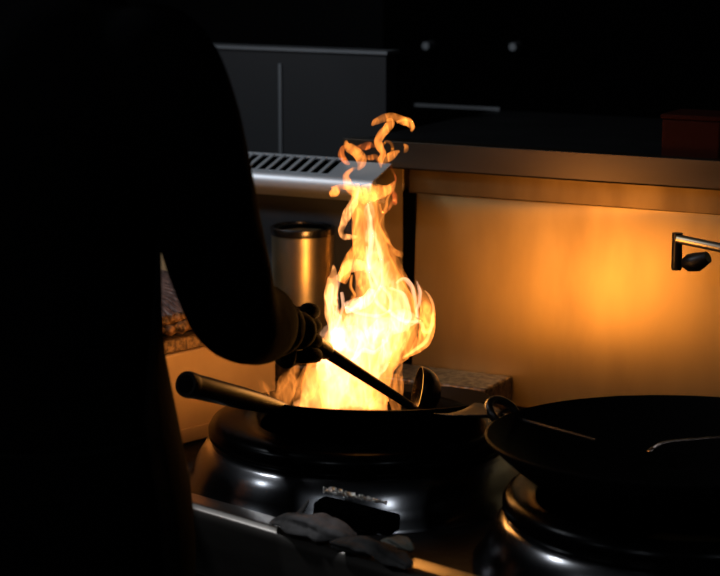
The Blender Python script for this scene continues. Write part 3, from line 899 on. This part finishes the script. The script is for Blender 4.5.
# broad body of the column: folded glowing sheets
flame([(352,413,46),(348,398,48),(352,378,44),(362,356,42),(374,334,44),(380,314,40),(381,298,33),(378,278,27),(372,252,21),(368,230,16),(369,208,18),(374,196,20),(376,187,9)], ORANGE, 52, None, 0.20, 26, 1.0, name='flame_sheet', wisp=(0.14, 38.0, 8.0))
flame([(350,413,34),(350,392,38),(354,366,38),(366,342,40),(380,318,36),(382,296,26),(376,268,18),(371,240,12),(368,215,10),(367,196,9)], YELLOW, 46, None, 0.24, 34, 4.2, name='flame_sheet', wisp=(0.02, 30.0, 11.0))
flame([(352,410,18),(346,385,24),(350,356,30),(370,330,34),(386,308,22),(384,284,12),(376,262,9),(371,235,6),(368,215,3)], WHITE, 58, None, 0.30, 38, 7.7, name='flame_core', wisp=(0.02, 40.0, 11.0))
flame([(372,410,16),(376,385,16),(380,362,14),(392,340,18),(402,322,16),(401,308,14),(396,288,10),(388,268,9),(381,248,7),(377,228,4),(374,212,1)], ORANGE, 55, SH, 0.28, 34, 11.0, name='flame_sheet')
# hot core
flame([(370,196,4),(368,215,6),(370,238,7),(373,262,8),(378,285,8),(380,305,6)], WHITE, 120, None, 0.3, 44, 1.7, name='flame_core', wisp=(0.05, 46.0, 9.0))
flame([(322,380,4),(328,368,11),(338,350,18),(352,338,16),(360,330,5)], WHITE, 105, None, 0.45, 50, 2.0, name='flame_core', wisp=(0.12, 52.0, 8.0))
flame([(366,338,7),(382,332,11),(402,322,10),(414,320,5),(420,322,1)], WHITE, 120, None, 0.45, 50, 2.7, name='flame_core', wisp=(0.12, 52.0, 8.0))
flame([(371,410,4),(368,398,5),(368,386,6),(376,370,7),(384,354,7),(386,340,6)], WHITE, 120, None, 0.45, 50, 5.0, name='flame_core', wisp=(0.10, 52.0, 8.0))
flame([(340,352,9),(338,330,9),(335,312,7),(333,296,6),(336,283,5),(341,276,2)], WHITE, 110, None, 0.30, 44, 9.0, name='flame_core', wisp=(0.15, 52.0, 8.0))
# lower left skirt
flame([(297,413,10),(312,404,18),(328,390,24),(342,376,20)], YELLOW, 42, None, 0.30, 34, 3.0, name='flame_sheet', wisp=(0.20, 40.0, 7.0))
flame([(300,410,9),(303,394,12),(310,378,10),(320,364,8),(328,350,4)], ORANGE, 60, None, 0.25, 28, 6.0, name='flame_sheet', wisp=(0.10, 44.0, 7.0))
flame([(283,408,5),(284,396,10),(289,383,10),(296,372,6),(300,366,2)], ORANGE, 55, None, 0.35, 30, 12.0, wisp=(0.12, 50.0, 7.0))  # these three tiny flames also stand in for fire reflected in the wok
flame([(264,402,2),(266,393,6),(263,385,4),(259,379,1)], ORANGE, 60, None, 0.4, 40, 14.0, wisp=(0.15, 60.0, 7.0))
flame([(272,404,3),(276,396,7),(275,386,4),(270,378,1)], ORANGE, 40, None, 0.4, 40, 14.6, wisp=(0.10, 60.0, 7.0))
flame([(396,412,5),(395,400,6),(393,388,6),(394,374,4)], ORANGE, 60, None, 0.3, 40, 16.0, wisp=(0.2, 50.0, 7.0))

# left lobe and its pointed tips
flame([(340,340,10),(334,318,8),(331,300,7),(333,284,6),(334,274,4),(332,266,1)], YELLOW, 273, None, 0.15, 30, 17.0, wisp=(0.22, 62.0, 7.0))
flame([(341,282,5),(346,272,6),(350,262,5),(353,250,3),(355,240,1)], ORANGE, 252, None, 0.25, 40, 18.0, wisp=(0.22, 62.0, 7.0))
flame([(340,276,3),(350,268,6),(360,266,6),(368,270,4)], YELLOW, 189, None, 0.25, 40, 19.0, wisp=(0.22, 62.0, 7.0))
flame([(345,308,6),(356,305,7),(366,300,7),(372,290,4)], WHITE, 273, None, 0.25, 40, 20.0, wisp=(0.22, 62.0, 7.0))
flame([(352,275,1.2),(350,286,1.8),(354,296,1.4),(350,305,1)], ORANGE, 336, None, 0.2, 40, 21.0, wisp=(0.22, 62.0, 7.0))
flame([(362,272,1.2),(359,284,2.0),(363,293,1.6),(360,302,1)], ORANGE, 336, None, 0.2, 40, 22.0, wisp=(0.22, 62.0, 7.0))
# bright S on the left edge
flame([(357,184,2),(356,192,3.6),(354,202,4.8),(349,212,4.4),(344,223,3.2),(341,232,2.6),(343,238,3.0),(350,237,3.0),(357,236,1)], YELLOW, 270, None, 0.45, 60, 23.0, wisp=(0.22, 62.0, 7.0))
flame([(356,186,4),(358,205,6),(356,225,5),(358,245,5),(362,270,5)], ORANGE, 168, None, 0.2, 30, 24.0, wisp=(0.22, 62.0, 7.0))
# threads of bright fire inside the sheets
thr = [
 [(368,205,1.5),(369,220,2.8),(370,238,3.0),(369,255,2.4),(369,272,1.8),(372,290,1.5)],
 [(374,236,1.2),(379,250,2.2),(382,265,2.4),(382,280,1.8),(380,287,1.5)],
 [(366,246,1),(368,262,2),(374,278,1.6),(379,290,1)],
 [(381,286,2),(375,294,1.9),(376,302,1.8),(383,309,1.8),(389,312,1.6),(391,302,1.6),(387,293,1.6),(381,286,2)],
 [(389,288,1.5),(398,291,2.2),(404,296,2.2),(408,306,2.0),(410,318,2.2),(405,325,2.0)],
 [(396,283,1.3),(404,278,2.2),(410,284,2.0),(413,295,1.8),(415,306,1.6),(417,317,1.5)],
 [(416,280,0.8),(419,290,2.0),(418,302,1.8),(416,310,1.5),(418,318,1.5)],
 [(388,310,1.6),(397,318,2.0),(408,322,2.2),(418,321,1.5)],
 [(345,305,1.4),(355,312,2.0),(367,315,2.2),(380,316,2),(390,310,1)],
 [(333,335,1.2),(338,322,1.6),(342,306,1.6),(341,292,1.2)],
 [(352,360,1.5),(362,350,2.2),(374,352,2.2),(383,344,1.5)],
 [(385,215,0.8),(380,225,1.2),(384,236,1.3),(391,245,1.2),(397,251,0.8)],
 [(380,205,1),(383,214,1.4),(387,208,1.4),(388,199,1.2),(393,192,1)],
]
for i, t in enumerate(thr):
    flame(t, WHITE if i not in (11, 12) else ORANGE, 175 if i not in (11, 12) else 170, None, 0.60, 70, 30.0+i, seg=12, n=40, name='flame_thread', dd=-0.01, squash=1.0)
# right wing
flame([(404,358,1.5),(413,352,4),(422,344,6),(427,330,7),(427,314,8),(424,302,7),(421,292,3),(419,284,1)], ORANGE, 273, None, 0.22, 34, 50.0, wisp=(0.22, 62.0, 7.0))
flame([(405,357,1),(415,350,1.8),(424,343,2.0),(429,333,1.8),(432,318,1.6),(433,306,1.6),(429,296,1.4),(424,290,0.8)], YELLOW, 330, None, 0.2, 50, 51.0, seg=12)
flame([(414,318,1),(421,322,1.8),(424,331,1.8),(430,330,1.4),(433,322,1)], YELLOW, 330, None, 0.2, 50, 52.0, seg=12)
flame([(404,358,1),(400,372,4),(398,388,6),(396,400,5)], ORANGE, 75, None, 0.3, 40, 53.0, wisp=(0.22, 62.0, 7.0))
flame([(402,258,1),(400,254,4),(396,252,3),(391,248,0.6)], ORANGE, 178, None, 0.3, 50, 54.0, wisp=(0.22, 62.0, 7.0))
# crown spreading under the shelf
flame([(360,202,6),(366,196,9),(374,195,10),(383,194,8),(391,190,5),(396,184,2)], ORANGE, 178, None, 0.35, 44, 55.0, dd=-0.02, wisp=(0.22, 62.0, 7.0))
flame([(358,198,2),(353,190,4),(349,183,4),(347,176,3),(351,171,2),(358,168,0.8)], ORANGE, 199, None, 0.3, 44, 56.0, wisp=(0.22, 62.0, 7.0))
flame([(356,189,1.2),(348,187,2.6),(341,186,3),(336,190,5),(332,192,4.5),(329,191,1)], ORANGE, 231, None, 0.25, 44, 57.0, wisp=(0.22, 62.0, 7.0))
flame([(396,206,1.5),(396,196,3),(391,188,2.4),(396,182,1.5),(394,174,1.2),(390,166,1),(387,161,0.6)], (1.0,0.16,0.03), 126, None, 0.3, 44, 58.0, wisp=(0.22, 62.0, 7.0))
flame([(385,215,1),(391,208,2),(395,200,2.4),(398,204,1)], (1.0,0.22,0.04), 189, None, 0.3, 44, 59.0, wisp=(0.22, 62.0, 7.0))
# loose wisps at the top
flame([(358,171,1),(361,164,4),(359,156,5),(353,150,5),(348,146,4),(347,141,1)], ORANGE, 199, None, 0.30, 50, 60.0, wisp=(0.22, 62.0, 7.0))
flame([(350,165,1.2),(346,162,3),(342,156,4),(343,150,3),(349,146,1)], (1.0,0.22,0.03), 157, None, 0.30, 50, 61.0, wisp=(0.22, 62.0, 7.0))
flame([(356,148,2),(364,147,3.6),(370,144,3),(375,146,1)], (1.0,0.20,0.03), 126, None, 0.35, 50, 62.0, wisp=(0.22, 62.0, 7.0))
flame([(360,156,2),(368,158,3.5),(374,156,3),(378,160,2.5),(382,163,1.5)], (1.0,0.24,0.03), 136, None, 0.35, 50, 63.0, wisp=(0.22, 62.0, 7.0))
flame([(380,168,1.2),(380,160,3.6),(382,153,3),(379,146,3.8),(378,139,3.6),(382,133,4.2),(387,128,4),(390,123,4),(388,119,2)], ORANGE, 231, None, 0.22, 50, 64.0, wisp=(0.22, 62.0, 7.0))
flame([(382,164,2),(388,158,4.5),(394,154,3.2),(399,151,1)], ORANGE, 199, None, 0.25, 50, 65.0, wisp=(0.22, 62.0, 7.0))
flame([(384,156,2),(391,152,1.8),(391,144,1.6),(386,141,1.5),(382,146,1)], (1.0,0.26,0.02), 189, None, 0.25, 50, 66.0, wisp=(0.22, 62.0, 7.0))
flame([(373,125,0.8),(377,121,3.2),(384,118,4.2),(393,117,4.4),(401,120,4.6),(408,122,4.2),(412,127,3),(411,132,1)], ORANGE, 199, None, 0.22, 50, 67.0, wisp=(0.22, 62.0, 7.0))
flame([(396,122,1.5),(404,119,1.4),(411,121,1.6),(413,127,1.6),(411,131,1)], ORANGE, 180, None, 0.22, 50, 68.0, seg=12)
flame([(403,144,0.8),(406,147,2.8),(405,151,2.2),(403,153,0.6)], ORANGE, 178, None, 0.2, 50, 69.0, seg=14, wisp=(0.22, 62.0, 7.0))

def lamp(name, typ, loc, power, col, size, target=None, parent=None):
    l = bpy.data.lights.new(name, typ)
    l.energy = power; l.color = col
    if typ == 'AREA': l.shape = 'DISK'; l.size = size
    else: l.shadow_soft_size = size
    o = bpy.data.objects.new(name, l); COL.objects.link(o)
    if target is not None:
        dv = Vector(target)-Vector(loc)
        o.matrix_world = Matrix.Translation(Vector(loc)) @ dv.to_track_quat('-Z', 'Y').to_matrix().to_4x4()
    else: o.location = loc
    return o
FC = (1.0, 0.42, 0.07)
for (px, py, pw, sz) in ((362,385,0.6,0.04),(382,385,0.5,0.04),(365,345,0.7,0.05),(390,335,0.7,0.05),(405,312,0.42,0.04),(374,295,0.35,0.04),(371,250,0.18,0.03),(367,215,0.08,0.025)):
    lamp('flame_glow', 'POINT', at(px, py, D), pw*0.72, FC, sz)

# kitchen lamps, cool and dim, overhead
def dirv(az, el, r, c=Vector((0,-0.36,0.88))):
    back = -VH
    a = math.radians(az)
    v = back*math.cos(a) + RT*math.sin(a)
    return c + v*r*math.cos(math.radians(el)) + Vector((0,0,r*math.sin(math.radians(el))))
for az, el, r, pw in ((-78, 34, 2.0, 2.4), (-52, 34, 2.6, 2.4), (20, 30, 2.6, 2.6)):
    p = dirv(az, el, r)
    lamp('ceiling_lamp', 'AREA', p, pw, (0.82, 0.90, 1.0), 0.08, (0,-0.3,0.95))
lamp('ceiling_lamp', 'AREA', dirv(-36, 30, 2.6, Vector((0.55,-0.36,0.88))), 5.0, (0.82, 0.90, 1.0), 0.08, (0.55,-0.36,0.88))

lamp('ceiling_lamp', 'AREA', (-0.95, -1.15, 2.35), 9, (0.86, 0.92, 1.0), 0.2, (-0.5, -0.1, 1.15))  # unseen lamp added and aimed to brighten the vent
w = bpy.data.worlds.new('world'); scene.world = w; w.use_nodes = True
w.node_tree.nodes['Background'].inputs[0].default_value = (0.6, 0.7, 1.0, 1)
w.node_tree.nodes['Background'].inputs[1].default_value = 0.0003

scene.cycles.transparent_max_bounces = 128
scene.cycles.max_bounces = 8
scene.cycles.volume_bounces = 0
scene.cycles.sample_clamp_indirect = 6
scene.cycles.use_denoising = True
vs_ = scene.view_settings
vs_.view_transform = 'Standard'; vs_.look = 'None'; vs_.gamma = 1; vs_.use_curve_mapping = False
vs_.exposure = 0.0
